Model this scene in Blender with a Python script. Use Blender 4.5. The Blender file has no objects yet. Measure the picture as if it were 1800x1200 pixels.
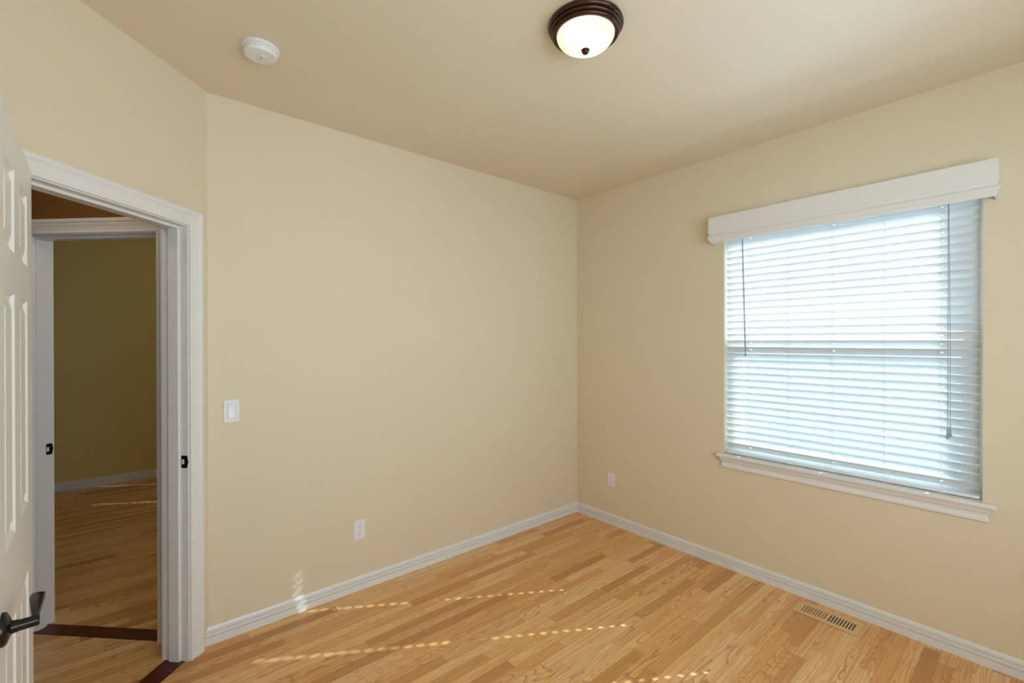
import bpy, bmesh, math, random
from mathutils import Vector, Matrix
random.seed(7)
sc = bpy.context.scene
C = sc.collection
S2 = math.sqrt(2)

# ------------------------------------------------------------------ camera
yaw, pitch, roll = 0.7017, -0.0030, -0.0012
fw = Vector((math.sin(yaw)*math.cos(pitch), math.cos(yaw)*math.cos(pitch), math.sin(pitch)))
r0 = Vector((math.cos(yaw), -math.sin(yaw), 0)); u0 = r0.cross(fw)
rt = r0*math.cos(roll) + u0*math.sin(roll); up = -r0*math.sin(roll) + u0*math.cos(roll)
cam_d = bpy.data.cameras.new('camera'); cam = bpy.data.objects.new('camera', cam_d); C.objects.link(cam)
cam_d.sensor_width = 36; cam_d.sensor_fit = 'HORIZONTAL'; cam_d.lens = 803.38/1800*36
cam_d.clip_start = 0.02; cam_d.clip_end = 300
M = Matrix((rt, up, -fw)).transposed().to_4x4(); M.translation = Vector((-3.0414, -2.7096, 1.5096))
cam.matrix_world = M
sc.camera = cam

# ------------------------------------------------------------------ sky, sun, added fill, exposure
SKY, SUN, FILL_L, FILL_R, BULB = 1.5, 27.0, 31.0, 23.0, 0.50
w = bpy.data.worlds.new('World'); sc.world = w; w.use_nodes = True
bg = w.node_tree.nodes['Background']
bg.inputs['Color'].default_value = (0.60, 0.79, 1.0, 1); bg.inputs['Strength'].default_value = SKY
sd = bpy.data.lights.new('sun', 'SUN'); so = bpy.data.objects.new('sun', sd); C.objects.link(so)
sd.energy = SUN; sd.angle = math.radians(0.53); sd.color = (0.82, 0.93, 1.0)
sun_dir = Vector((-1, 0.617, -0.80)).normalized()
so.rotation_euler = sun_dir.to_track_quat('-Z', 'Y').to_euler(); so.location = (6, -4, 6)
for ax, az, ae in ((-2.60, -46, FILL_L), (-1.55, 45, FILL_R)):             # added fill lamps, shining in through a made-up window behind the camera
    ad = bpy.data.lights.new('added_fill_light', 'AREA'); ao = bpy.data.objects.new('added_fill_light', ad); C.objects.link(ao)
    ad.shape = 'RECTANGLE'; ad.size = 1.5; ad.size_y = 1.5; ad.energy = ae; ad.color = (0.79, 0.915, 1.0)
    ao.location = (ax, -4.15, 1.55); ao.rotation_euler = (math.radians(90), 0, math.radians(az))
sc.view_settings.view_transform = 'Standard'; sc.view_settings.look = 'None'
sc.view_settings.exposure = 0.56; sc.view_settings.gamma = 1.0
sc.view_settings.use_curve_mapping = False
sc.cycles.use_denoising = True
sc.cycles.max_bounces = 14; sc.cycles.diffuse_bounces = 8; sc.cycles.transparent_max_bounces = 24
sc.cycles.sample_clamp_indirect = 6.0
sc.cycles.caustics_reflective = False; sc.cycles.caustics_refractive = False

# ------------------------------------------------------------------ materials
def lin(r, g, b):
    f = lambda c: (c/255/12.92) if c/255 <= 0.04045 else ((c/255+0.055)/1.055)**2.4
    return (f(r), f(g), f(b), 1)
def new_mat(name):
    m = bpy.data.materials.new(name); m.use_nodes = True
    return m, m.node_tree, m.node_tree.nodes['Principled BSDF']
class N:
    """small node helper"""
    def __init__(s, nt): s.nt = nt
    def node(s, t, **kw):
        n = s.nt.nodes.new(t)
        for k, v in kw.items(): setattr(n, k, v)
        return n
    def put(s, sock, v):
        if isinstance(v, bpy.types.NodeSocket): s.nt.links.new(v, sock)
        else: sock.default_value = v
    def m(s, op, a, b=0.0, c=0.0):
        n = s.node('ShaderNodeMath', operation=op)
        for i, v in enumerate((a, b, c)): s.put(n.inputs[i], v)
        return n.outputs[0]
    def xyz(s, x, y, z=0.0):
        n = s.node('ShaderNodeCombineXYZ')
        for i, v in enumerate((x, y, z)): s.put(n.inputs[i], v)
        return n.outputs[0]
    def noise(s, vec, scale, detail=2.0, rough=0.5, dist=0.0):
        n = s.node('ShaderNodeTexNoise'); s.put(n.inputs['Vector'], vec)
        n.inputs['Scale'].default_value = scale; n.inputs['Detail'].default_value = detail
        n.inputs['Roughness'].default_value = rough; n.inputs['Distortion'].default_value = dist
        return n.outputs[0]
    def white(s, vec):
        n = s.node('ShaderNodeTexWhiteNoise', noise_dimensions='2D'); s.put(n.inputs['Vector'], vec)
        return n.outputs['Value']
    def ramp(s, fac, stops):
        n = s.node('ShaderNodeValToRGB'); s.put(n.inputs[0], fac)
        e = n.color_ramp.elements
        while len(e) < len(stops): e.new(0.5)
        for el, (p, c) in zip(e, stops): el.position = p; el.color = c
        return n.outputs[0]
    def mix(s, fac, a, b, blend='MIX'):
        n = s.node('ShaderNodeMix', data_type='RGBA', blend_type=blend)
        s.put(n.inputs[0], fac); s.put(n.inputs[6], a); s.put(n.inputs[7], b)
        return n.outputs[2]
    def sepxyz(s):
        g = s.node('ShaderNodeNewGeometry'); p = s.node('ShaderNodeSeparateXYZ')
        s.nt.links.new(g.outputs['Position'], p.inputs[0]); return g.outputs['Position'], p.outputs
    def bump(s, h, strength, dist):
        n = s.node('ShaderNodeBump'); s.put(n.inputs['Height'], h)
        n.inputs['Strength'].default_value = strength; n.inputs['Distance'].default_value = dist
        return n.outputs[0]

def paint(name, col, rough=0.6, scale=55, bump=0.12, var=0.015):
    m, nt, b = new_mat(name); n = N(nt)
    pos, _ = n.sepxyz()
    t = n.noise(pos, 3.0, 3)
    dark = tuple(c*(1-var*2) for c in col[:3]) + (1,)
    nt.links.new(n.mix(t, dark, col), b.inputs['Base Color'])
    b.inputs['Roughness'].default_value = rough
    h = n.noise(pos, scale, 3)
    nt.links.new(n.bump(h, bump, 0.004), b.inputs['Normal'])
    return m
def plain(name, col, rough=0.4, metal=0.0, spec=0.5, bump=0.0, scale=200):
    m, nt, b = new_mat(name); n = N(nt)
    pos, _ = n.sepxyz()
    t = n.noise(pos, scale, 2)
    nt.links.new(n.mix(t, tuple(c*0.96 for c in col[:3]) + (1,), col), b.inputs['Base Color'])
    b.inputs['Roughness'].default_value = rough; b.inputs['Metallic'].default_value = metal
    b.inputs['Specular IOR Level'].default_value = spec
    if bump: nt.links.new(n.bump(t, bump, 0.002), b.inputs['Normal'])
    return m

WALL = paint('wall_paint', (0.72, 0.636, 0.475, 1), 0.55)
WALL_WARM = paint('warm_light_wall_paint', (0.66, 0.54, 0.22, 1), 0.6)  # stronger olive tint stands in for warm light in the next room
WALL_DIM = paint('dim_light_hall_paint', (0.17, 0.082, 0.018, 1), 0.6)  # dark brown stands in for the hall's dim, warm bounce light
CEIL = paint('ceiling_paint', (0.76, 0.68, 0.53, 1), 0.55, 40, 0.18)
TRIM = plain('white_trim_paint', (0.76, 0.765, 0.755, 1), 0.35)
PLAST = plain('white_plastic', (0.80, 0.81, 0.83, 1), 0.3)
GREYP = plain('grey_print', (0.25, 0.25, 0.27, 1), 0.5)
BLACK = plain('black_slot', (0.012, 0.012, 0.012, 1), 0.5)
BRONZE = plain('oil_rubbed_bronze', (0.060, 0.024, 0.016, 1), 0.22, 0.55)
BLKM = plain('black_bronze_hardware', (0.012, 0.010, 0.010, 1), 0.22, 0.4)
VINYL = plain('white_vinyl', (0.78, 0.80, 0.81, 1), 0.4)
CLEARP = plain('grey_clear_plastic', (0.33, 0.36, 0.38, 1), 0.15)
CORD = plain('white_cord', (0.8, 0.8, 0.8, 1), 0.8)
CORDG = plain('grey_cord', (0.36, 0.37, 0.40, 1), 0.8)
STRIPW = None

def door_paint():
    m, nt, b = new_mat('moulded_door_paint'); n = N(nt)
    pos, o = n.sepxyz()
    b.inputs['Base Color'].default_value = (0.80, 0.815, 0.81, 1); b.inputs['Roughness'].default_value = 0.38
    v = n.xyz(n.m('MULTIPLY', o[0], 6.0), n.m('MULTIPLY', o[1], 6.0), n.m('MULTIPLY', o[2], 0.7))
    g = n.noise(v, 3.0, 1, 0.4)
    c = n.m('SINE', n.m('MULTIPLY', g, 95.0))
    f = n.noise(n.xyz(n.m('MULTIPLY', o[0], 300.0), n.m('MULTIPLY', o[1], 300.0), n.m('MULTIPLY', o[2], 6.0)), 1.0, 2)
    nt.links.new(n.bump(n.m('ADD', n.m('MULTIPLY', c, 0.5), f), 0.35, 0.0012), b.inputs['Normal'])
    return m
DOORM = door_paint()

def slat_mat():
    m = bpy.data.materials.new('white_slat'); m.use_nodes = True; nt = m.node_tree; n = N(nt)
    b = nt.nodes['Principled BSDF']; b.inputs['Base Color'].default_value = (0.735, 0.77, 0.785, 1)
    b.inputs['Roughness'].default_value = 0.4
    t = n.node('ShaderNodeBsdfTranslucent'); t.inputs['Color'].default_value = (0.80, 0.90, 0.95, 1)
    mx = n.node('ShaderNodeMixShader'); mx.inputs[0].default_value = 0.08
    nt.links.new(b.outputs[0], mx.inputs[1]); nt.links.new(t.outputs[0], mx.inputs[2])
    nt.links.new(mx.outputs[0], nt.nodes['Material Output'].inputs['Surface'])
    return m
SLAT = slat_mat()

def glass_mat(name, tint, refl=0.06):
    m = bpy.data.materials.new(name); m.use_nodes = True; nt = m.node_tree; n = N(nt)
    nt.nodes.remove(nt.nodes['Principled BSDF'])
    t = n.node('ShaderNodeBsdfTransparent'); t.inputs['Color'].default_value = tint
    g = n.node('ShaderNodeBsdfGlossy'); g.inputs['Roughness'].default_value = 0.02
    fr = n.node('ShaderNodeFresnel'); fr.inputs['IOR'].default_value = 1.25
    mx = n.node('ShaderNodeMixShader'); nt.links.new(fr.outputs[0], mx.inputs[0])
    nt.links.new(t.outputs[0], mx.inputs[1]); nt.links.new(g.outputs[0], mx.inputs[2])
    nt.links.new(mx.outputs[0], nt.nodes['Material Output'].inputs['Surface'])
    return m
GLASS = glass_mat('window_glass', (0.92, 0.97, 0.98, 1))
SCREEN = glass_mat('insect_screen_mesh', (0.86, 0.89, 0.91, 1))

def dome_mat():
    m = bpy.data.materials.new('frosted_alabaster_glass'); m.use_nodes = True; nt = m.node_tree; n = N(nt)
    b = nt.nodes['Principled BSDF']; b.inputs['Base Color'].default_value = (0.85, 0.80, 0.70, 1); b.inputs['Roughness'].default_value = 0.35
    t = n.node('ShaderNodeBsdfTranslucent')
    pos, _ = n.sepxyz()
    nz = n.noise(pos, 14, 3, 0.5, 0.6)
    nt.links.new(n.ramp(nz, [(0.3, (0.95, 0.86, 0.70, 1)), (0.7, (1.0, 0.95, 0.84, 1))]), t.inputs['Color'])
    mx = n.node('ShaderNodeMixShader'); mx.inputs[0].default_value = 0.62
    nt.links.new(b.outputs[0], mx.inputs[1]); nt.links.new(t.outputs[0], mx.inputs[2])
    nt.links.new(mx.outputs[0], nt.nodes['Material Output'].inputs['Surface'])
    return m
DOME = dome_mat()

def oak(name, tones, board=0.057, seams=True, rough=0.27):
    m, nt, b = new_mat(name); n = N(nt)
    pos, o = n.sepxyz(); x, y = o[0], o[1]
    yv = n.m('DIVIDE', n.m('ADD', y, 10.0), board); row = n.m('FLOOR', yv); fy = n.m('FRACT', yv)
    r1 = n.white(n.xyz(row, 3.1)); r2 = n.white(n.xyz(row, 17.7))
    L = n.m('MULTIPLY_ADD', r1, 0.60, 0.38)
    u = n.m('DIVIDE', n.m('ADD', n.m('ADD', x, 12.0), n.m('MULTIPLY', r2, 2.0)), L)
    bid = n.m('FLOOR', u); fu = n.m('FRACT', u)
    rnd = n.white(n.xyz(row, n.m('ADD', bid, 0.37))); rn2 = n.white(n.xyz(n.m('ADD', row, 51.3), bid))
    base = n.ramp(rnd, tones)
    # cathedral grain: contour lines of a stretched noise, different on every board
    gv = n.xyz(n.m('MULTIPLY_ADD', x, 1.7, n.m('MULTIPLY', rnd, 61.0)), n.m('MULTIPLY_ADD', y, 15.0, n.m('MULTIPLY', rn2, 43.0)))
    g = n.noise(gv, 1.0, 1.5, 0.4, 0.35)
    cont = n.m('FRACT', n.m('MULTIPLY', g, 15.0))
    line = n.ramp(cont, [(0.0, (0, 0, 0, 1)), (0.62, (0.25, 0.25, 0.25, 1)), (0.88, (1, 1, 1, 1)), (1.0, (0, 0, 0, 1))])
    fib = n.noise(n.xyz(n.m('MULTIPLY', x, 9.0), n.m('MULTIPLY', y, 260.0), rnd), 1.0, 2, 0.6)
    blot = n.noise(n.xyz(n.m('MULTIPLY', x, 2.5), n.m('MULTIPLY_ADD', y, 9.0, n.m('MULTIPLY', rnd, 20.0))), 1.0, 3)
    gs = n.m('MULTIPLY', line, n.m('MULTIPLY_ADD', rn2, 0.62, 0.16))
    c1 = n.mix(gs, base, (0.37, 0.155, 0.042, 1))
    c2 = n.mix(n.m('MULTIPLY', n.m('SUBTRACT', fib, 0.42), 0.6), c1, (0.30, 0.13, 0.04, 1))
    c3 = n.mix(n.m('MULTIPLY', n.m('SUBTRACT', blot, 0.35), 0.32), c2, (0.42, 0.20, 0.06, 1))
    strk = n.noise(n.xyz(n.m('MULTIPLY_ADD', x, 0.9, n.m('MULTIPLY', rn2, 33.0)), n.m('MULTIPLY_ADD', y, 75.0, n.m('MULTIPLY', rnd, 57.0))), 1.0, 3, 0.6, 0.2)
    c3 = n.mix(n.m('MULTIPLY', n.ramp(strk, [(0.48, (0, 0, 0, 1)), (0.72, (1, 1, 1, 1))]), 0.55), c3, (0.42, 0.185, 0.052, 1))
    out = c3
    if seams:
        e = n.m('MINIMUM', n.m('MULTIPLY', n.m('MINIMUM', fy, n.m('SUBTRACT', 1.0, fy)), board),
                n.m('MULTIPLY', n.m('MINIMUM', fu, n.m('SUBTRACT', 1.0, fu)), L))
        sm = n.m('LESS_THAN', e, 0.0006)
        out = n.mix(n.m('MULTIPLY', sm, 0.6), c3, (0.13, 0.055, 0.02, 1))
    nt.links.new(out, b.inputs['Base Color'])
    b.inputs['Roughness'].default_value = rough
    b.inputs['Specular IOR Level'].default_value = 0.45
    nt.links.new(n.bump(fib, 0.05, 0.001), b.inputs['Normal'])
    return m
OAK = oak('strip_oak_flooring', [(0.0, (0.50, 0.24, 0.075, 1)), (0.12, (0.66, 0.34, 0.115, 1)), (0.32, (0.80, 0.43, 0.16, 1)),
                                 (0.62, (0.86, 0.50, 0.205, 1)), (1.0, (0.90, 0.60, 0.30, 1))])
CHERRY = plain('dark_cherry_strip', (0.080, 0.014, 0.007, 1), 0.38, spec=0.35, scale=30)
VENTW = plain('vent_oak', (0.70, 0.47, 0.25, 1), 0.35, scale=40)
VENTI = plain('vent_damper', (0.30, 0.18, 0.08, 1), 0.6)

# ------------------------------------------------------------------ mesh helpers
def obj(name, bm, mat, parent=None, smooth=False):
    bmesh.ops.recalc_face_normals(bm, faces=bm.faces[:])
    me = bpy.data.meshes.new(name); bm.to_mesh(me); bm.free()
    if mat: me.materials.append(mat)
    if smooth:
        for p in me.polygons: p.use_smooth = True
        try: me.set_sharp_from_angle(angle=math.radians(38))
        except Exception: pass
    o = bpy.data.objects.new(name, me); C.objects.link(o)
    if parent:
        o.parent = parent
        o.matrix_parent_inverse = Matrix.Translation(-parent_world(parent))
    return o
def parent_world(p):
    return p.location.copy() if p.type == 'EMPTY' else Vector((0, 0, 0))
def empty(name, loc):
    o = bpy.data.objects.new(name, None); o.location = loc; o.empty_display_size = 0.05; C.objects.link(o); return o
def tag(o, label, cat, group=None):
    o['label'] = label; o['category'] = cat
    if group: o['group'] = group
    return o
def struct(o, label=None, cat=None):
    o['kind'] = 'structure'
    if label: o['label'] = label
    if cat: o['category'] = cat
    return o
def box(bm, a, b, mtx=None):
    x0, y0, z0 = a; x1, y1, z1 = b
    vs = [Vector(v) for v in ((x0,y0,z0),(x1,y0,z0),(x1,y1,z0),(x0,y1,z0),(x0,y0,z1),(x1,y0,z1),(x1,y1,z1),(x0,y1,z1))]
    if mtx: vs = [mtx @ v for v in vs]
    vs = [bm.verts.new(v) for v in vs]
    for f in ((0,3,2,1),(4,5,6,7),(0,1,5,4),(1,2,6,5),(2,3,7,6),(3,0,4,7)): bm.faces.new([vs[i] for i in f])
def bbox(a, b, bev=0.0, mtx=None, seg=2):
    bm = bmesh.new(); box(bm, a, b, mtx)
    if bev: bmesh.ops.bevel(bm, geom=bm.edges[:], offset=bev, segments=seg, profile=0.5, affect='EDGES')
    return bm
def prism(bm, pts, z0, z1):
    lo = [bm.verts.new((p[0], p[1], z0)) for p in pts]; hi = [bm.verts.new((p[0], p[1], z1)) for p in pts]
    n = len(pts)
    bm.faces.new(lo[::-1]); bm.faces.new(hi)
    for i in range(n): bm.faces.new((lo[i], lo[(i+1) % n], hi[(i+1) % n], hi[i]))
def sweep(bm, stations, prof, closed=True):
    """stations: (point, width_vector, depth_vector); prof: (w, d) pairs"""
    rings = []
    for P, W, Dv in stations:
        P, W, Dv = Vector(P), Vector(W), Vector(Dv)
        rings.append([bm.verts.new(P + W*a + Dv*b) for a, b in prof])
    n = len(prof)
    for A, B in zip(rings, rings[1:]):
        for i in range(n if closed else n-1): bm.faces.new((A[i], A[(i+1) % n], B[(i+1) % n], B[i]))
    bm.faces.new(rings[0][::-1]); bm.faces.new(rings[-1])
def lathe(bm, prof, mtx, seg=48, cap=True):
    rings = []
    for r, h in prof:
        if r < 1e-6: rings.append([bm.verts.new(mtx @ Vector((0, 0, h)))])
        else: rings.append([bm.verts.new(mtx @ Vector((r*math.cos(2*math.pi*i/seg), r*math.sin(2*math.pi*i/seg), h))) for i in range(seg)])
    for A, B in zip(rings, rings[1:]):
        for i in range(seg):
            j = (i+1) % seg
            if len(A) == 1: bm.faces.new((A[0], B[i], B[j]))
            elif len(B) == 1: bm.faces.new((A[i], A[j], B[0]))
            else: bm.faces.new((A[i], A[j], B[j], B[i]))
    if cap:
        for R in (rings[0], rings[-1]):
            if len(R) > 1: bm.faces.new(R)
def tube(bm, pts, r, seg=8):
    pts = [Vector(p) for p in pts]; rings = []
    for i, p in enumerate(pts):
        t = (pts[min(i+1, len(pts)-1)] - pts[max(i-1, 0)]).normalized()
        a = t.orthogonal().normalized(); b = t.cross(a)
        if rings:
            pa = rings[-1][1]; a = (pa - t*pa.dot(t)).normalized(); b = t.cross(a)
        rr = r[i] if isinstance(r, (list, tuple)) else r
        rings.append(([bm.verts.new(p + (a*math.cos(2*math.pi*k/seg) + b*math.sin(2*math.pi*k/seg))*rr) for k in range(seg)], a))
    for (A, _), (B, _) in zip(rings, rings[1:]):
        for k in range(seg): bm.faces.new((A[k], A[(k+1) % seg], B[(k+1) % seg], B[k]))
    bm.faces.new(rings[0][0][::-1]); bm.faces.new(rings[-1][0])
T = Matrix.Translation
def basis(loc, x, y, z):
    m = Matrix((Vector(x), Vector(y), Vector(z))).transposed().to_4x4(); m.translation = Vector(loc); return m

# ------------------------------------------------------------------ room dimensions
H = 2.74
XA = -2.73                                   # corner of back wall and the 45 degree entry wall
XL, YF = -3.43, -3.62                        # left wall, front wall (behind the camera)
d1 = Vector((-1, -1, 0))/S2                  # along the entry wall from the corner towards the left wall
n1 = Vector((1, -1, 0))/S2                   # entry wall normal, into the room
A0 = Vector((XA, 0, 0))
def E(t, z=0.0, n=0.0): return A0 + d1*t + n1*n + Vector((0, 0, z))   # point on entry wall
T0, T1 = 0.126, 0.846                        # entry door opening
TH = 0.131                                   # entry wall thickness
HD = 2.045                                   # head height of the doors
# second doorway: wall perpendicular to the entry wall
d2 = Vector((1, -1, 0))/S2                   # along it, left to right
n2 = Vector((-1, -1, 0))/S2                  # its normal towards the entry
B0 = Vector((-3.425, 0.675, 0))              # left jamb, entry side   (x+y=-2.75, x-y=-4.10)
def F(t, z=0.0, n=0.0): return B0 + d2*t + n2*n + Vector((0, 0, z))
U0, U1 = 0.0, 0.711
TH2 = 0.118

# ------------------------------------------------------------------ floor, ceiling, walls
bm = bmesh.new(); box(bm, (-6.2, -3.8, -0.12), (0.0, 3.9, 0.0))
struct(obj('floor', bm, OAK), 'honey oak strip floor running through the rooms', 'floor')
bm = bmesh.new(); box(bm, (-6.2, -3.8, H), (0.17, 3.9, H+0.12))
struct(obj('ceiling', bm, CEIL), 'beige painted ceiling', 'ceiling')
bm = bmesh.new(); prism(bm, [(XA, 0), (0, 0), (0, 0.12), (XA+0.02, 0.12), (XA-0.05, 0.05)], 0, H)
struct(obj('wall_back', bm, WALL), 'beige wall between the doorway and the window wall', 'wall')
# window openings in the right (outside) wall
WY0, WY1, WZ0, WZ1 = -2.50, -1.298, 0.737, 2.26
FXO = -0.90                                  # the next room's outside wall is set back
FY0, FY1 = 0.985, 2.335
bm = bmesh.new()
def wall_seg(y0, y1, z0, z1): box(bm, (0, y0, z0), (0.17, y1, z1))
for a, b in ((-3.8, WY0), (WY1, 0.12)): wall_seg(a, b, 0, H)
wall_seg(WY0, WY1, 0, WZ0); wall_seg(WY0, WY1, WZ1, H)
wr = obj('wall_right', bm, WALL)
struct(wr, 'beige wall with the window', 'wall')
bm = bmesh.new()
for a, b, c, d in ((0.121, FY0, 0, H), (FY1, 3.713, 0, H), (FY0, FY1, 0, WZ0), (FY0, FY1, WZ1, H)): box(bm, (FXO, a, c), (FXO+0.17, b, d))
struct(obj('wall_side', bm, WALL_WARM), 'outside wall of the next room, warm dim light in its colour', 'wall')
wl = struct(obj('wall_left', bbox((XL-0.12, YF-0.15, 0), (XL, -0.70, H)), WALL), 'beige wall behind the open door', 'wall')
# front wall with an added opening for the fill lamps (behind the camera)
GX0, GX1, GZ0, GZ1 = -3.32, -0.95, 0.85, 2.25
bm = bmesh.new()
for a, b, c, d in ((XL, GX0, 0, H), (GX1, 0, 0, H), (GX0, GX1, 0, GZ0), (GX0, GX1, GZ1, H)): box(bm, (a, YF-0.15, c), (b, YF, d))
struct(obj('wall_front', bm, WALL), 'beige wall behind the camera', 'wall')
# entry wall: pieces in the (t, n, z) frame
EM = basis(A0, d1, n1, (0, 0, 1))
bm = bmesh.new()
tw = 1.02
for a, b in (((0, -TH, 0), (T0-0.012, 0, H)), ((T1+0.012, -TH, 0), (tw, 0, H)), ((T0-0.012, -TH, HD+0.012), (T1+0.012, 0, H))): box(bm, a, b, EM)
struct(obj('wall_entry', bm, WALL), 'angled beige wall with the entry doorway', 'wall')
FM = basis(B0, d2, n2, (0, 0, 1))
bm = bmesh.new()
for a, b in (((-1.6, -TH2, 0), (U0-0.012, 0, H)), ((U1+0.012, -TH2, 0), (0.842, 0, H)), ((U0-0.012, -TH2, HD+0.012), (U1+0.012, 0, H))): box(bm, a, b, FM)
struct(obj('wall_hall', bm, WALL_DIM), 'hall wall with the second doorway, dim light in its colour', 'wall')
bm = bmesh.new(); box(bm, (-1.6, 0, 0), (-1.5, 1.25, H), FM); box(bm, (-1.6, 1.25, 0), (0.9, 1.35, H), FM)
struct(obj('wall_passage', bm, WALL_DIM), 'wall closing the passage, dim light in its colour', 'wall')
struct(obj('wall_far', bbox((-6.2, 3.714, 0), (0.0, 3.9, H)), WALL_WARM), 'far wall of the next room, warm dim light in its colour', 'wall')
bm = bmesh.new(); box(bm, (-6.2, -3.8, 0), (-6.05, 3.75, H))
struct(obj('wall_end', bm, WALL_WARM), 'end wall of the next room, warm dim light in its colour', 'wall')

# ------------------------------------------------------------------ baseboards
BP = [(0, 0), (0, 0.014), (0.0365, 0.014), (0.0372, 0.006), (0.0412, 0.006), (0.0422, 0.0135), (0.056, 0.0125), (0.0568, 0.004), (0.0612, 0.004), (0.0625, 0.0100), (0.074, 0.009), (0.083, 0.005), (0.084, 0)]
Z = Vector((0, 0, 1))
def baseboard(name, p0, dv0, p1, dv1, label):
    bm = bmesh.new(); sweep(bm, [(p0, Z, dv0), (p1, Z, dv1)], BP)
    return struct(obj(name, bm, TRIM), label, 'baseboard')
cas_end = E(0.040, 0, 0)
baseboard('baseboard_back', (XA-0.028, 0, 0), (0, -1, 0), (0, 0, 0), (-1, -1, 0), 'white baseboard under the long beige wall')
baseboard('baseboard_right', (0, 0, 0), (-1, -1, 0), (0, YF, 0), (-1, 1, 0), 'white baseboard under the window')
baseboard('baseboard_left', (XL, -0.72, 0), (1, 0, 0), (XL, YF, 0), (1, 1, 0), 'white baseboard behind the door')
baseboard('baseboard_front', (XL, YF, 0), (1, 1, 0), (0, YF, 0), (-1, 1, 0), 'white baseboard behind the camera')
baseboard('baseboard_far', (-6.0, 3.714, 0), (0, -1, 0), (FXO-0.01, 3.714, 0), (0, -1, 0), 'white baseboard in the next room')

# ------------------------------------------------------------------ door frames
CP = [(0, 0), (0, 0.010), (0.003, 0.012), (0.011, 0.012), (0.0135, 0.0085), (0.017, 0.0095), (0.030, 0.0115), (0.046, 0.0165), (0.051, 0.0135), (0.054, 0.0175), (0.058, 0.0195), (0.070, 0.0195), (0.0735, 0.017), (0.0735, 0)]
def casing(P, along, nrm, a, b, parent, name='casing'):
    """P(t,z) -> point on wall face; inner edge from a to b, head HD"""
    bm = bmesh.new(); ra, rb, hz = a-0.005, b+0.005, HD+0.005
    al = Vector(along); nv = Vector(nrm)
    sweep(bm, [(P(rb, 0), al, nv), (P(rb, hz), al+Z, nv), (P(ra, hz), -al+Z, nv), (P(ra, 0), -al, nv)], CP)
    return obj(name, bm, TRIM, parent)
def frame_boxes(M_, a, b, n0, n1_, th=0.018):
    bm = bmesh.new()
    box(bm, (a-th, n0, 0), (a, n1_, HD+th), M_); box(bm, (b, n0, 0), (b+th, n1_, HD+th), M_); box(bm, (a, n0, HD), (b, n1_, HD+th), M_)
    return bm
def stop_boxes(M_, a, b, n0, n1_):
    bm = bmesh.new(); s = 0.011
    box(bm, (a, n0, 0), (a+s, n1_, HD), M_); box(bm, (b-s, n0, 0), (b, n1_, HD), M_); box(bm, (a+s, n0, HD-s), (b-s, n1_, HD), M_)
    return bm
def strike(parent, M_, t, sgn, n_c, z_c, flip=1):
    """dark strike plate let into a jamb face at t; sgn: +1 face looks along +t"""
    bm = bmesh.new()
    outl = [(-0.017, -0.029), (0.011, -0.029), (0.0155, -0.018), (0.018, 0), (0.0155, 0.018), (0.011, 0.029), (-0.017, 0.029)]
    hole = [(-0.015, -0.014), (0.002, -0.014), (0.002, 0.014), (-0.015, 0.014)]
    th = 0.0016*sgn
    def ring(pts, tt): return [bm.verts.new(M_ @ Vector((t+tt, n_c + flip*p[0], z_c + p[1]))) for p in pts]
    # plate as three strips round the latch hole
    for poly in ([(-0.017, -0.029), (0.011, -0.029), (0.0145, -0.0115), (-0.017, -0.0115)],
                 [(-0.017, 0.0115), (0.0145, 0.0115), (0.011, 0.029), (-0.017, 0.029)],
                 [(-0.002, -0.0115), (0.0145, -0.0115), (0.018, 0), (0.0145, 0.0115), (-0.002, 0.0115)],
                 [(-0.017, -0.0115), (-0.0155, -0.0115), (-0.0155, 0.0115), (-0.017, 0.0115)]):
        lo, hi = ring(poly, 0), ring(poly, th); k = len(poly)
        bm.faces.new(lo[::-1]); bm.faces.new(hi)
        for i in range(k): bm.faces.new((lo[i], lo[(i+1) % k], hi[(i+1) % k], hi[i]))
    o = obj('strike_plate', bm, BLKM, parent); o['label'] = 'black metal strike plate'
    return o
tr1 = obj('trim_1', frame_boxes(EM, T0, T1, -TH, 0.0), TRIM); struct(tr1, 'white door frame of the entry in the angled wall', 'door frame')
casing(lambda t, z: E(t, z), d1, n1, T0, T1, tr1)
casing(lambda t, z: E(t, z, -TH), d1, -n1, T0, T1, tr1)
obj('door_stop', stop_boxes(EM, T0, T1, -0.090, -0.041), TRIM, tr1)
strike(tr1, EM, T0, 1, -0.016, 0.940)
tr2 = obj('trim_2', frame_boxes(FM, U0, U1, -TH2, 0.0), TRIM); struct(tr2, 'white door frame of the dark room beyond', 'door frame')
casing(lambda t, z: F(t, z), d2, n2, U0, U1, tr2)
casing(lambda t, z: F(t, z, -TH2), d2, -n2, U0, U1, tr2)
obj('door_stop', stop_boxes(FM, U0, U1, -0.075, -0.033), TRIM, tr2)
strike(tr2, FM, U0, 1, -0.101, 0.932, -1)
# dark strips across the floor in both doorways
bm = bmesh.new(); box(bm, (T0, -0.118, 0.0), (T1, -0.020, 0.0018), EM)
struct(obj('trim_3', bm, CHERRY), 'dark red-brown wood strip across the entry doorway', 'threshold')
bm = bmesh.new(); box(bm, (U0, -0.095, 0.0), (U1, -0.012, 0.0018), FM)
struct(obj('trim_4', bm, CHERRY), 'dark red-brown wood strip across the second doorway', 'threshold')

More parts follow.
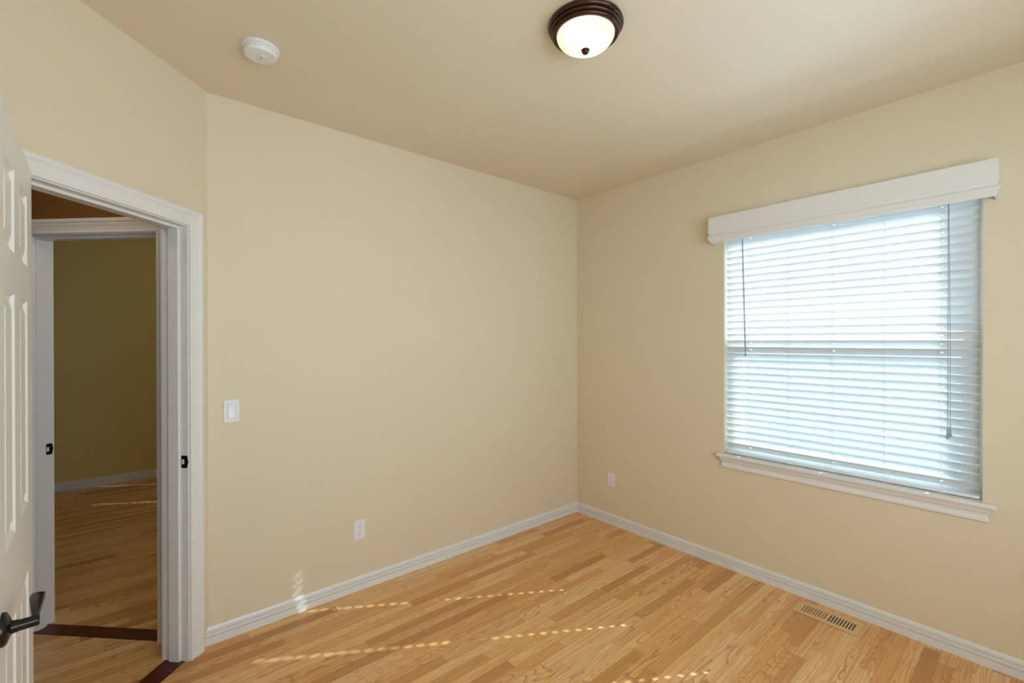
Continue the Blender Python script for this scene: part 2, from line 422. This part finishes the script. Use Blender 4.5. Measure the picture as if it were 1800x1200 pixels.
# ------------------------------------------------------------------ six-panel door, opened against the left wall
def panel_face(bm, M_, W, Hh, ucuts, vcuts, panels):
    steps = [(0.0, 0.0), (0.010, -0.0075), (0.018, -0.0085), (0.040, -0.0015)]
    cache = {}
    def V(u, v, d=0.0):
        k = (round(u, 5), round(v, 5), round(d, 5))
        if k not in cache: cache[k] = bm.verts.new(M_ @ Vector((u, v, d)))
        return cache[k]
    for i in range(len(ucuts)-1):
        for j in range(len(vcuts)-1):
            a, b, c, d = ucuts[i], ucuts[i+1], vcuts[j], vcuts[j+1]
            if (i, j) not in panels:
                bm.faces.new((V(a, c), V(b, c), V(b, d), V(a, d))); continue
            prev = None
            for off, dep in steps:
                q = [V(a+off, c+off, dep), V(b-off, c+off, dep), V(b-off, d-off, dep), V(a+off, d-off, dep)]
                if prev:
                    for k in range(4): bm.faces.new((prev[k], prev[(k+1) % 4], q[(k+1) % 4], q[k]))
                prev = q
            bm.faces.new(prev)
DW, DT = 0.70, 0.035
DA = math.radians(2.0)
du = Vector((math.sin(DA), -math.cos(DA), 0)); dn = Vector((math.cos(DA), math.sin(DA), 0))
D0 = Vector((-3.264, -0.660, 0))                               # hinge edge of the visible face
door = empty('door_1', D0 - dn*DT); struct(door, 'white six-panel door standing open at the left', 'door')
bm = bmesh.new()
uc = [0, 0.125, 0.300, 0.400, 0.575, DW]; z0 = 0.010; zt = 2.035
vc = [v-z0 for v in (z0, 0.250, 0.845, 1.040, 1.625, 1.725, 1.930, zt)]
pn = {(i, j) for i in (1, 3) for j in (1, 3, 5)}
Zv = Vector((0, 0, 1))
panel_face(bm, basis(D0 + Zv*z0, du, Zv, dn), DW, zt-z0, uc, vc, pn)
panel_face(bm, basis(D0 - dn*DT + Zv*z0, du, Zv, -dn), DW, zt-z0, uc, vc, pn)
a, b, c, d = D0, D0 - dn*DT, D0 - dn*DT + du*DW, D0 + du*DW
for (p, q) in ((a, b), (c, d)):
    bm.faces.new([bm.verts.new((p[0], p[1], z0)), bm.verts.new((q[0], q[1], z0)), bm.verts.new((q[0], q[1], zt)), bm.verts.new((p[0], p[1], zt))])
for zz in (z0, zt): bm.faces.new([bm.verts.new((p[0], p[1], zz)) for p in (a, b, c, d)])
bmesh.ops.remove_doubles(bm, verts=bm.verts[:], dist=0.0002)
obj('door_panel', bm, DOORM, door)
LU, LZ = 0.633, 0.905
RX = basis(D0 + du*LU + Zv*LZ, du, Zv, dn)                     # x along the door to the free edge, z out of the face
bm = bmesh.new(); lathe(bm, [(0.0, 0.0), (0.034, 0.0), (0.034, 0.004), (0.031, 0.008), (0.022, 0.012), (0.0135, 0.015), (0.0125, 0.020), (0.0, 0.020)], RX, 40, False)
rose = obj('rose', bm, BLKM, door, True); rose['label'] = 'black round door rose'
bm = bmesh.new(); lathe(bm, [(0.0, 0.018), (0.0125, 0.018), (0.0125, 0.024), (0.0112, 0.026), (0.0112, 0.053), (0.0095, 0.056), (0.0, 0.056)], RX, 28, False)
hnd = obj('door_handle', bm, BLKM, door, True); hnd['label'] = 'black lever handle'
bm = bmesh.new()
plan = [(-3.2049, -1.2391), (-3.2138, -1.1789), (-3.2151, -1.1545), (-3.2123, -1.1458), (-3.2046, -1.1475), (-3.1909, -1.151), (-3.1892, -1.1589), (-3.1899, -1.2202), (-3.1900, -1.2703), (-3.1895, -1.295), (-3.1970, -1.295)]
prism(bm, plan, LZ-0.006, LZ+0.006)
bmesh.ops.bevel(bm, geom=bm.edges[:], offset=0.0025, segments=2, profile=0.5, affect='EDGES')
obj('lever_blade', bm, BLKM, hnd, True)
for hz in (0.25, 1.02, 1.80):
    bm = bmesh.new(); hp = D0 - dn*(DT+0.004) - du*0.008
    tube(bm, [hp + Zv*(hz-0.045), hp + Zv*(hz+0.045)], 0.0065, 12)
    obj('hinge', bm, BLKM, door)

# ------------------------------------------------------------------ window
win = empty('window_1', (0.10, (WY0+WY1)/2, WZ0)); struct(win, 'double-hung white window behind the blind', 'window')
def rect_frame(x0, x1, y0, y1, z0, z1, t, xo=0.0):
    bm = bmesh.new(); x0 += xo; x1 += xo
    box(bm, (x0, y0, z0), (x1, y0+t, z1)); box(bm, (x0, y1-t, z0), (x1, y1, z1))
    box(bm, (x0, y0+t, z0), (x1, y1-t, z0+t)); box(bm, (x0, y0+t, z1-t), (x1, y1-t, z1))
    return bm
def window_unit(root, y0, y1, xo=0.0):
    obj('window_frame', rect_frame(0.085, 0.165, y0, y1, WZ0+0.012, WZ1, 0.035, xo), VINYL, root)
    zm = 1.475
    us = obj('upper_sash', rect_frame(0.128, 0.155, y0+0.035, y1-0.035, zm-0.02, WZ1-0.035, 0.042, xo), VINYL, root)
    obj('pane', bbox((xo+0.139, y0+0.07, zm+0.02), (xo+0.143, y1-0.07, WZ1-0.072)), GLASS, us)
    ls = obj('lower_sash', rect_frame(0.096, 0.124, y0+0.035, y1-0.035, WZ0+0.047, zm+0.025, 0.045, xo), VINYL, root)
    obj('pane', bbox((xo+0.108, y0+0.075, WZ0+0.09), (xo+0.112, y1-0.075, zm-0.018)), GLASS, ls)
    bm = bmesh.new(); box(bm, (xo+0.1585, y0+0.035, WZ0+0.04), (xo+0.1595, y1-0.035, zm))
    obj('insect_screen', bm, SCREEN, root)
window_unit(win, WY0, WY1)
# stool with apron
bm = bmesh.new()
prism(bm, [(-0.045, -2.547), (0.0, -2.547), (0.0, WY0+0.001), (0.09, WY0+0.001), (0.09, WY1-0.001), (0.0, WY1-0.001), (0.0, -1.262), (-0.045, -1.262)], 0.737, 0.757)
bmesh.ops.bevel(bm, geom=[e for e in bm.edges if all(v.co.x < -0.044 for v in e.verts)], offset=0.005, segments=3, profile=0.5, affect='EDGES')
obj('window_sill', bm, TRIM, win)
AP = [(0, 0), (0, 0.028), (-0.010, 0.028), (-0.014, 0.022), (-0.024, 0.020), (-0.034, 0.013), (-0.046, 0.011), (-0.056, 0.016), (-0.068, 0.016), (-0.072, 0.010), (-0.072, 0)]
bm = bmesh.new()
sweep(bm, [((0, -2.511, 0.737), Z, Vector((0, -1, 0))), ((0, -2.511, 0.737), Z, Vector((-1, -0.75, 0))), ((0, -1.297, 0.737), Z, Vector((-1, 0.75, 0))), ((0, -1.297, 0.737), Z, Vector((0, 1, 0)))][1:3], AP)
obj('apron', bm, TRIM, win)

# ------------------------------------------------------------------ venetian blind
BX = 0.034; TILT = math.radians(50); SP = 0.0422; SW = 0.050
def slat_bm(y0, y1, holes):
    bm = bmesh.new()
    ws = [-0.025, -0.0205, -0.0125, -0.0036, 0.0036, 0.0125, 0.0205, 0.025]
    ys = sorted([y0, y1] + [h+s for h in holes for s in (-0.006, 0.006)])
    ct, st = math.cos(TILT), math.sin(TILT)
    def V(wv, y, off):
        cr = 0.0022*(1-(wv/0.025)**2) + off
        # w>0: outside edge, tipped down
        return bm.verts.new((wv*ct + cr*st, y, -wv*st + cr*ct))
    top = [[V(a, y, 0.0012) for y in ys] for a in ws]; bot = [[V(a, y, -0.0012) for y in ys] for a in ws]
    def hole(i, j): return i == 3 and any(abs((ys[j]+ys[j+1])/2-h) < 0.001 for h in holes)
    for i in range(len(ws)-1):
        for j in range(len(ys)-1):
            if hole(i, j):
                A = [(i, j), (i+1, j), (i+1, j+1), (i, j+1)]
                for k in range(4):
                    p, q = A[k], A[(k+1) % 4]
                    bm.faces.new((top[p[0]][p[1]], top[q[0]][q[1]], bot[q[0]][q[1]], bot[p[0]][p[1]]))
                continue
            bm.faces.new((top[i][j], top[i+1][j], top[i+1][j+1], top[i][j+1]))
            bm.faces.new((bot[i][j], bot[i][j+1], bot[i+1][j+1], bot[i+1][j]))
    for i in range(len(ws)-1):
        for j in (0, len(ys)-1): bm.faces.new((top[i][j], top[i+1][j], bot[i+1][j], bot[i][j]))
    for j in range(len(ys)-1):
        for i in (0, len(ws)-1): bm.faces.new((top[i][j], top[i][j+1], bot[i][j+1], bot[i][j]))
    return bm
def make_blind(label, y0, y1, ladders, holed, controls, BX=BX):
    root = empty('window_blind', (BX, (y0+y1)/2, 0.757)); tag(root, label, 'blind')
    s0 = obj('slat', slat_bm(y0, y1, holed), SLAT, root, True)
    zb = 0.812; zs = []
    k = 0
    while zb + k*SP < 2.185: zs.append(zb+k*SP); k += 1
    off = Vector(s0.matrix_parent_inverse.translation)
    for i, z in enumerate(zs):
        o = s0 if i == 0 else s0.copy()
        if i: C.objects.link(o)
        o.location = (BX, 0, z)
    bm = bbox((BX-0.030, y0, 0.762), (BX+0.024, y1, 0.777), 0.003)
    for yl in ladders:
        t = Matrix.Translation((BX-0.012, yl, 0.7565)); lathe(bm, [(0, 0), (0.008, 0), (0.008, 0.007), (0, 0.007)], t, 12, False)
    obj('bottom_rail', bm, VINYL, root)
    obj('headrail', bbox((BX-0.028, y0-0.004, 2.205), (BX+0.028, y1+0.004, 2.25), 0.002), VINYL, root)
    for yl in ladders:
        bm = bmesh.new(); ct, st = 0.027*math.cos(TILT), 0.027*math.sin(TILT)
        for s in (-1, 1):
            xx = BX + s*(ct-0.001)
            tube(bm, [(xx, yl, 2.21), (xx, yl, 0.775)], 0.0009, 6)
        for z in zs:
            tube(bm, [(BX-ct, yl+0.004, z+st-0.004), (BX+ct, yl+0.004, z-st-0.004)], 0.0007, 4)
        obj('ladder_cord', bm, CORD, root)
    if controls:
        bm = bmesh.new(); tube(bm, [(-0.016, -1.422, 2.185), (-0.016, -1.423, 2.12), (-0.018, -1.443, 1.405)], [0.002, 0.0043, 0.0043], 6)
        wd = obj('tilt_wand', bm, CLEARP, root); wd['label'] = 'grey clear tilt wand'
        bm = bmesh.new(); tube(bm, [(-0.004, -1.422, 2.20), (-0.016, -1.422, 2.178)], 0.0018, 6)
        obj('wand_hook', bm, CLEARP, wd)
        for dy, zb_, dx in ((0.0045, 1.075, -0.002), (-0.004, 1.085, 0.004)):
            bm = bmesh.new(); yy = -2.388+dy
            tube(bm, [(0.0, -2.384+dy*0.3, 2.19), (-0.012, -2.385+dy*0.4, 2.05), (-0.016+dx, -2.388+dy*0.8, 1.5), (-0.016+dx, yy, zb_)], 0.0015, 6)
            pc = obj('pull_cord', bm, CORDG, root)
            bm = bmesh.new(); lathe(bm, [(0, 0.006), (0.0025, 0.005), (0.0032, 0), (0.0045, -0.025), (0.0065, -0.034), (0.0065, -0.040), (0.004, -0.044), (0, -0.045)], T((-0.016+dx, yy, zb_)), 16, False)
            ts = obj('tassel', bm, CORDG, pc, True); ts['label'] = 'grey plastic cord tassel'
    return root
win2 = empty('window_2', (FXO+0.10, (FY0+FY1)/2, WZ0)); struct(win2, 'white window of the next room', 'window')
window_unit(win2, FY0, FY1, FXO)
obj('window_sill', bbox((FXO-0.045, FY0+0.001, 0.737), (FXO+0.09, FY1-0.001, 0.757)), TRIM, win2)
fill_win = empty('added_fill_window', ((GX0+GX1)/2, YF-0.1, GZ0)); struct(fill_win, 'added white window behind the camera for the fill lamps', 'window')  # added window, out of view, for the fill lamps to shine through
bm = bmesh.new()
for a, b in (((GX0, YF-0.13, GZ0), (GX0+0.04, YF-0.05, GZ1)), ((GX1-0.04, YF-0.13, GZ0), (GX1, YF-0.05, GZ1)), ((GX0+0.04, YF-0.13, GZ0), (GX1-0.04, YF-0.05, GZ0+0.04)), ((GX0+0.04, YF-0.13, GZ1-0.04), (GX1-0.04, YF-0.05, GZ1)), (((GX0+GX1)/2-0.025, YF-0.13, GZ0+0.04), ((GX0+GX1)/2+0.025, YF-0.05, GZ1-0.04))): box(bm, a, b)
obj('window_frame', bm, VINYL, fill_win)
LAD = [-1.453, -1.681, -1.905, -2.137, -2.356]
make_blind('white horizontal slat blind closed over the window, with wand and cords', -2.489, -1.307, LAD, [LAD[0], LAD[2], LAD[4]], True)

LAD2 = [FY1-0.155-0.226*i for i in range(5)]
make_blind('white slat blind closed over the window of the next room', FY0+0.02, FY1-0.02, LAD2, [LAD2[0], LAD2[3]], False, FXO+BX)

# ------------------------------------------------------------------ valance
VP = [(0, 0), (0.0, 0.010), (-0.100, 0.012), (-0.104, 0.008), (-0.110, 0.006), (-0.118, 0.008), (-0.128, 0.015), (-0.136, 0.016), (-0.144, 0.012), (-0.152, 0.006), (-0.160, 0.004), (-0.166, 0.001), (-0.166, -0.006), (-0.150, -0.006), (-0.120, -0.004), (0, -0.004)]
bm = bmesh.new()
vy0, vy1, vz, vx = -2.545, -1.245, 2.316, -0.078
sweep(bm, [((0, vy0, vz), Z, (0, -1, 0)), ((vx, vy0, vz), Z, (-1, -1, 0)), ((vx, vy1, vz), Z, (-1, 1, 0)), ((0, vy1, vz), Z, (0, 1, 0))], VP)
o = obj('window_valance', bm, TRIM); tag(o, 'white moulded valance board above the window blind', 'valance')

# ------------------------------------------------------------------ switch and outlets
def plate(root, M_):
    bm = bbox((-0.035, -0.0575, 0), (0.035, 0.0575, 0.006), 0.0025, M_); return obj('cover_plate', bm, PLAST, root)
def screw(root, M_, y):
    bm = bmesh.new(); lathe(bm, [(0, 0.006), (0.0033, 0.006), (0.0033, 0.0068), (0.002, 0.0074), (0, 0.0075)], M_ @ T((0, y, 0)), 12, False)
    return obj('screw', bm, PLAST, root)
MB_ = lambda x, z: basis((x, 0, z), (1, 0, 0), (0, 0, 1), (0, -1, 0))
MR_ = lambda y, z: basis((0, y, z), (0, -1, 0), (0, 0, 1), (-1, 0, 0))
sw = empty('light_switch', (-2.630, 0, 1.149)); tag(sw, 'white rocker light switch on the beige wall beside the door frame', 'light switch')
m_ = MB_(-2.630, 1.149); plate(sw, m_); screw(sw, m_, 0.049); screw(sw, m_, -0.049)
bm = bmesh.new()
for a, b in (((-0.0175, -0.0345, 0.005), (-0.0162, 0.0345, 0.0075)), ((0.0162, -0.0345, 0.005), (0.0175, 0.0345, 0.0075)), ((-0.0175, 0.033, 0.005), (0.0175, 0.0345, 0.0075)), ((-0.0175, -0.0345, 0.005), (0.0175, -0.033, 0.0075))): box(bm, a, b, m_)
obj('bezel', bm, plain('switch_seam', (0.45, 0.46, 0.48, 1), 0.5), sw)
bm = bmesh.new()
pr = [(-0.032, 0.006), (-0.032, 0.0125), (0.0, 0.0085), (0.032, 0.0078), (0.032, 0.006)]
rr = [[bm.verts.new(m_ @ Vector((sx, y, d))) for y, d in pr] for sx in (-0.0155, 0.0155)]
for i in range(5): bm.faces.new((rr[0][i], rr[0][(i+1) % 5], rr[1][(i+1) % 5], rr[1][i]))
bm.faces.new(rr[0]); bm.faces.new(rr[1][::-1])
obj('rocker', bm, PLAST, sw)
def outlet(loc, M_, label):
    root = empty('electrical_outlet', loc); tag(root, label, 'outlet', 'wall outlets')
    plate(root, M_); screw(root, M_, 0.0)
    for s in (-1, 1):
        bm = bmesh.new(); pts = []
        for k in range(24):
            a_ = 2*math.pi*k/24; px_ = 0.0172*math.cos(a_); py_ = max(-0.0138, min(0.0138, 0.0172*math.sin(a_)))
            pts.append((px_, py_))
        lo = [bm.verts.new(M_ @ Vector((x, y+s*0.0195, 0.005))) for x, y in pts]; hi = [bm.verts.new(M_ @ Vector((x, y+s*0.0195, 0.0078))) for x, y in pts]
        bm.faces.new(lo); bm.faces.new(hi)
        for k in range(24): bm.faces.new((lo[k], lo[(k+1) % 24], hi[(k+1) % 24], hi[k]))
        rc = obj('receptacle', bm, PLAST, root)
        bm = bmesh.new(); yc = s*0.0195
        for sx, hh in ((-0.0064, 0.0042), (0.0064, 0.0034)): box(bm, (sx-0.0011, yc+0.0035-hh, 0.0074), (sx+0.0011, yc+0.0035+hh, 0.0081), M_)
        lathe(bm, [(0, 0.0074), (0.0026, 0.0074), (0.0026, 0.0081), (0, 0.0081)], M_ @ T((0, yc-0.0085, 0)), 12, False)
        sl = obj('slots', bm, BLACK, rc)
    return root
outlet((-1.965, 0, 0.366), MB_(-1.965, 0.366), 'white duplex outlet low on the long wall left of the corner')
outlet((0, -0.374, 0.365), MR_(-0.374, 0.365), 'white duplex outlet low on the window wall right of the corner')

# ------------------------------------------------------------------ floor vent
fv = empty('floor_vent', (-0.132, -1.922, 0)); tag(fv, 'flush oak floor vent with two rows of slots below the window', 'floor vent')
vx0, vx1, vy0_, vy1_ = -0.205, -0.062, -2.070, -1.775
bm = bmesh.new()
box(bm, (vx0, vy0_, 0), (vx1, vy1_, 0.0012))
obj('vent_well', bm, BLACK, fv)
bm = bmesh.new(); th = 0.005
banks = [(-1.805, -1.916), (-1.930, -2.043)]
sx0, sx1 = -0.176, -0.094
box(bm, (vx0, vy0_, 0), (sx0, vy1_, th)); box(bm, (sx1, vy0_, 0), (vx1, vy1_, th))
box(bm, (sx0, vy1_, 0), (sx1, banks[0][0], th)); box(bm, (sx0, banks[0][1], 0), (sx1, banks[1][0], th)); box(bm, (sx0, banks[1][1], 0), (sx1, vy0_, th))
for a, b in banks:
    n = 9; pitch = (b-a)/(n*2-1)
    for k in range(n-1):
        y_ = a + pitch*(2*k+1); box(bm, (sx0, y_, 0), (sx1, y_+pitch, th))
obj('grille', bm, VENTW, fv)
bm = bmesh.new(); box(bm, (sx0, banks[0][1], 0.0012), (sx1, banks[0][0], 0.0024)); obj('damper', bm, VENTI, fv)

# ------------------------------------------------------------------ smoke detector
sdt = empty('smoke_detector', (-2.604, -0.553, H)); tag(sdt, 'round white smoke detector on the ceiling', 'smoke detector')
DM = basis((-2.604, -0.553, H), (1, 0, 0), (0, -1, 0), (0, 0, -1))
bm = bmesh.new(); lathe(bm, [(0, 0), (0.071, 0), (0.072, 0.004), (0.071, 0.010), (0.066, 0.012), (0, 0.012)], DM, 64, False); obj('base', bm, PLAST, sdt, True)
bm = bmesh.new(); lathe(bm, [(0.058, 0.010), (0.0625, 0.013), (0.064, 0.016), (0.063, 0.030), (0.060, 0.0345), (0.052, 0.036), (0.02, 0.0365), (0, 0.0365)], DM, 64, False); obj('body', bm, PLAST, sdt, True)
bm = bmesh.new(); lathe(bm, [(0, 0.036), (0.011, 0.036), (0.011, 0.038), (0.009, 0.0395), (0, 0.0398)], DM @ T((0.006, 0.010, 0)), 28, False); obj('test_button', bm, PLAST, sdt, True)
bm = bmesh.new(); box(bm, (-0.0015, -0.004, 0.036), (0.0015, 0.004, 0.0402), DM @ T((0.002, -0.006, 0))); obj('indicator', bm, GREYP, sdt)
bm = bmesh.new()
for k in range(18):                                         # vent slots round the side
    a_ = 2*math.pi*k/18
    m_ = DM @ Matrix.Rotation(a_, 4, 'Z'); box(bm, (0.0625, -0.007, 0.0215), (0.0640, 0.007, 0.0230), m_)
obj('vents', bm, plain('vent_shadow_grey', (0.45, 0.46, 0.5, 1), 0.6), sdt)

# ------------------------------------------------------------------ ceiling light
def make_light(CLX, CLY, label, power, tint, drop=0.055):
    cl = empty('ceiling_light', (CLX, CLY, H)); tag(cl, label, 'ceiling light')
    LM = basis((CLX, CLY, H), (1, 0, 0), (0, -1, 0), (0, 0, -1))
    bm = bmesh.new()
    pp = [(0.06, 0.0), (0.142, 0.0)]
    for rc, hc, rr in ((0.136, 0.010, 0.0095), (0.1295, 0.0245, 0.0075), (0.1225, 0.0375, 0.0075)):
        pp += [(rc + rr*math.cos(a_), hc + rr*math.sin(a_)) for a_ in (math.radians(d_) for d_ in range(-60, 76, 15))]
    pp += [(0.1165, 0.045), (0.113, 0.043), (0.113, 0.012), (0.06, 0.006)]
    lathe(bm, pp, LM, 72, False)
    obj('pan', bm, BRONZE, cl, True)
    bm = bmesh.new()
    prf = [(0.1115*math.cos(a_), 0.042 + 0.056*math.sin(a_)) for a_ in [k*math.pi/2/12 for k in range(13)]]
    prf[-1] = (0.0, prf[-1][1])
    lathe(bm, prf, LM, 72, False)
    obj('glass_bowl', bm, DOME, cl, True)
    bm = bmesh.new(); lathe(bm, [(0, 0.096), (0.0145, 0.0965), (0.0168, 0.099), (0.0168, 0.1015), (0.0150, 0.104), (0.0125, 0.105), (0.0135, 0.108), (0.0115, 0.112), (0.0065, 0.1150), (0, 0.1158)], LM, 32, False)
    obj('finial', bm, BRONZE, cl, True)
    for s in (-1, 1):
        ld = bpy.data.lights.new('bulb', 'POINT'); lo_ = bpy.data.objects.new('bulb', ld); C.objects.link(lo_)
        ld.energy = power/2; ld.shadow_soft_size = 0.022; ld.color = tint
        lo_.parent = cl; lo_.location = (s*0.035, s*0.01, -drop)
make_light(-1.667, -1.530, 'round bronze flush ceiling light with a frosted glass bowl, lit', BULB, (1.0, 0.89, 0.73))
make_light(-1.700, 1.900, 'added unseen bronze ceiling light warming the next room', 6.0, (1.0, 0.80, 0.48), 0.19)  # unseen lamp added to warm the next room, bulbs below the bowl
make_light(-3.450, 0.020, 'added unseen bronze ceiling light warming the passage', 3.2, (1.0, 0.80, 0.58), 0.19)  # unseen lamp added to light the passage trim, bulbs below the bowl

# ------------------------------------------------------------------ outdoors
GRASS = paint('snowy_ground', (0.78, 0.80, 0.83, 1), 0.9, 20, 0.3, 0.1)
FENCE = plain('blue_grey_siding', (0.48, 0.55, 0.63, 1), 0.7)
ROOF = plain('pale_roof', (0.55, 0.56, 0.58, 1), 0.8)
bm = bmesh.new(); box(bm, (0.2, -14, -0.75), (30, 16, -0.55))
struct(obj('ground', bm, GRASS), 'pale snowy ground outside the window', 'ground')
struct(obj('sun_block_wall', bbox((0.0, -7.2, -0.6), (0.17, -3.801, 2.615)), WALL), 'added unseen wall blocking sun from the side', 'wall')  # added out of view to stop sun reaching the fill window sideways
bm = bmesh.new(); box(bm, (-6, -7.2, 2.62), (0.3, -3.801, 2.74))  # roof added out of view to keep sun off the fill window
struct(obj('sun_block_roof', bm, TRIM), 'added unseen white roof keeping sun out of the fill window', 'roof')
# neighbouring house across the snow: shaded wall, pale roof
nh = empty('neighbouring_house', (9, -1.5, -0.55)); tag(nh, 'blue-grey neighbouring house seen through the lower blind', 'house')
bm = bmesh.new(); box(bm, (7.2, -9.0, -0.56), (13, 3.4, 1.25)); obj('house_wall', bm, FENCE, nh)
bm = bmesh.new(); 
lo_ = [bm.verts.new(v) for v in ((6.8, -9.3, 1.22), (6.8, 3.7, 1.22), (10.1, 3.7, 1.75), (10.1, -9.3, 1.75), (13.4, -9.3, 1.22), (13.4, 3.7, 1.22))]
bm.faces.new((lo_[0], lo_[1], lo_[2], lo_[3])); bm.faces.new((lo_[3], lo_[2], lo_[5], lo_[4])); bm.faces.new((lo_[0], lo_[3], lo_[4])); bm.faces.new((lo_[1], lo_[5], lo_[2])); bm.faces.new((lo_[0], lo_[4], lo_[5], lo_[1]))
obj('house_roof', bm, ROOF, nh)
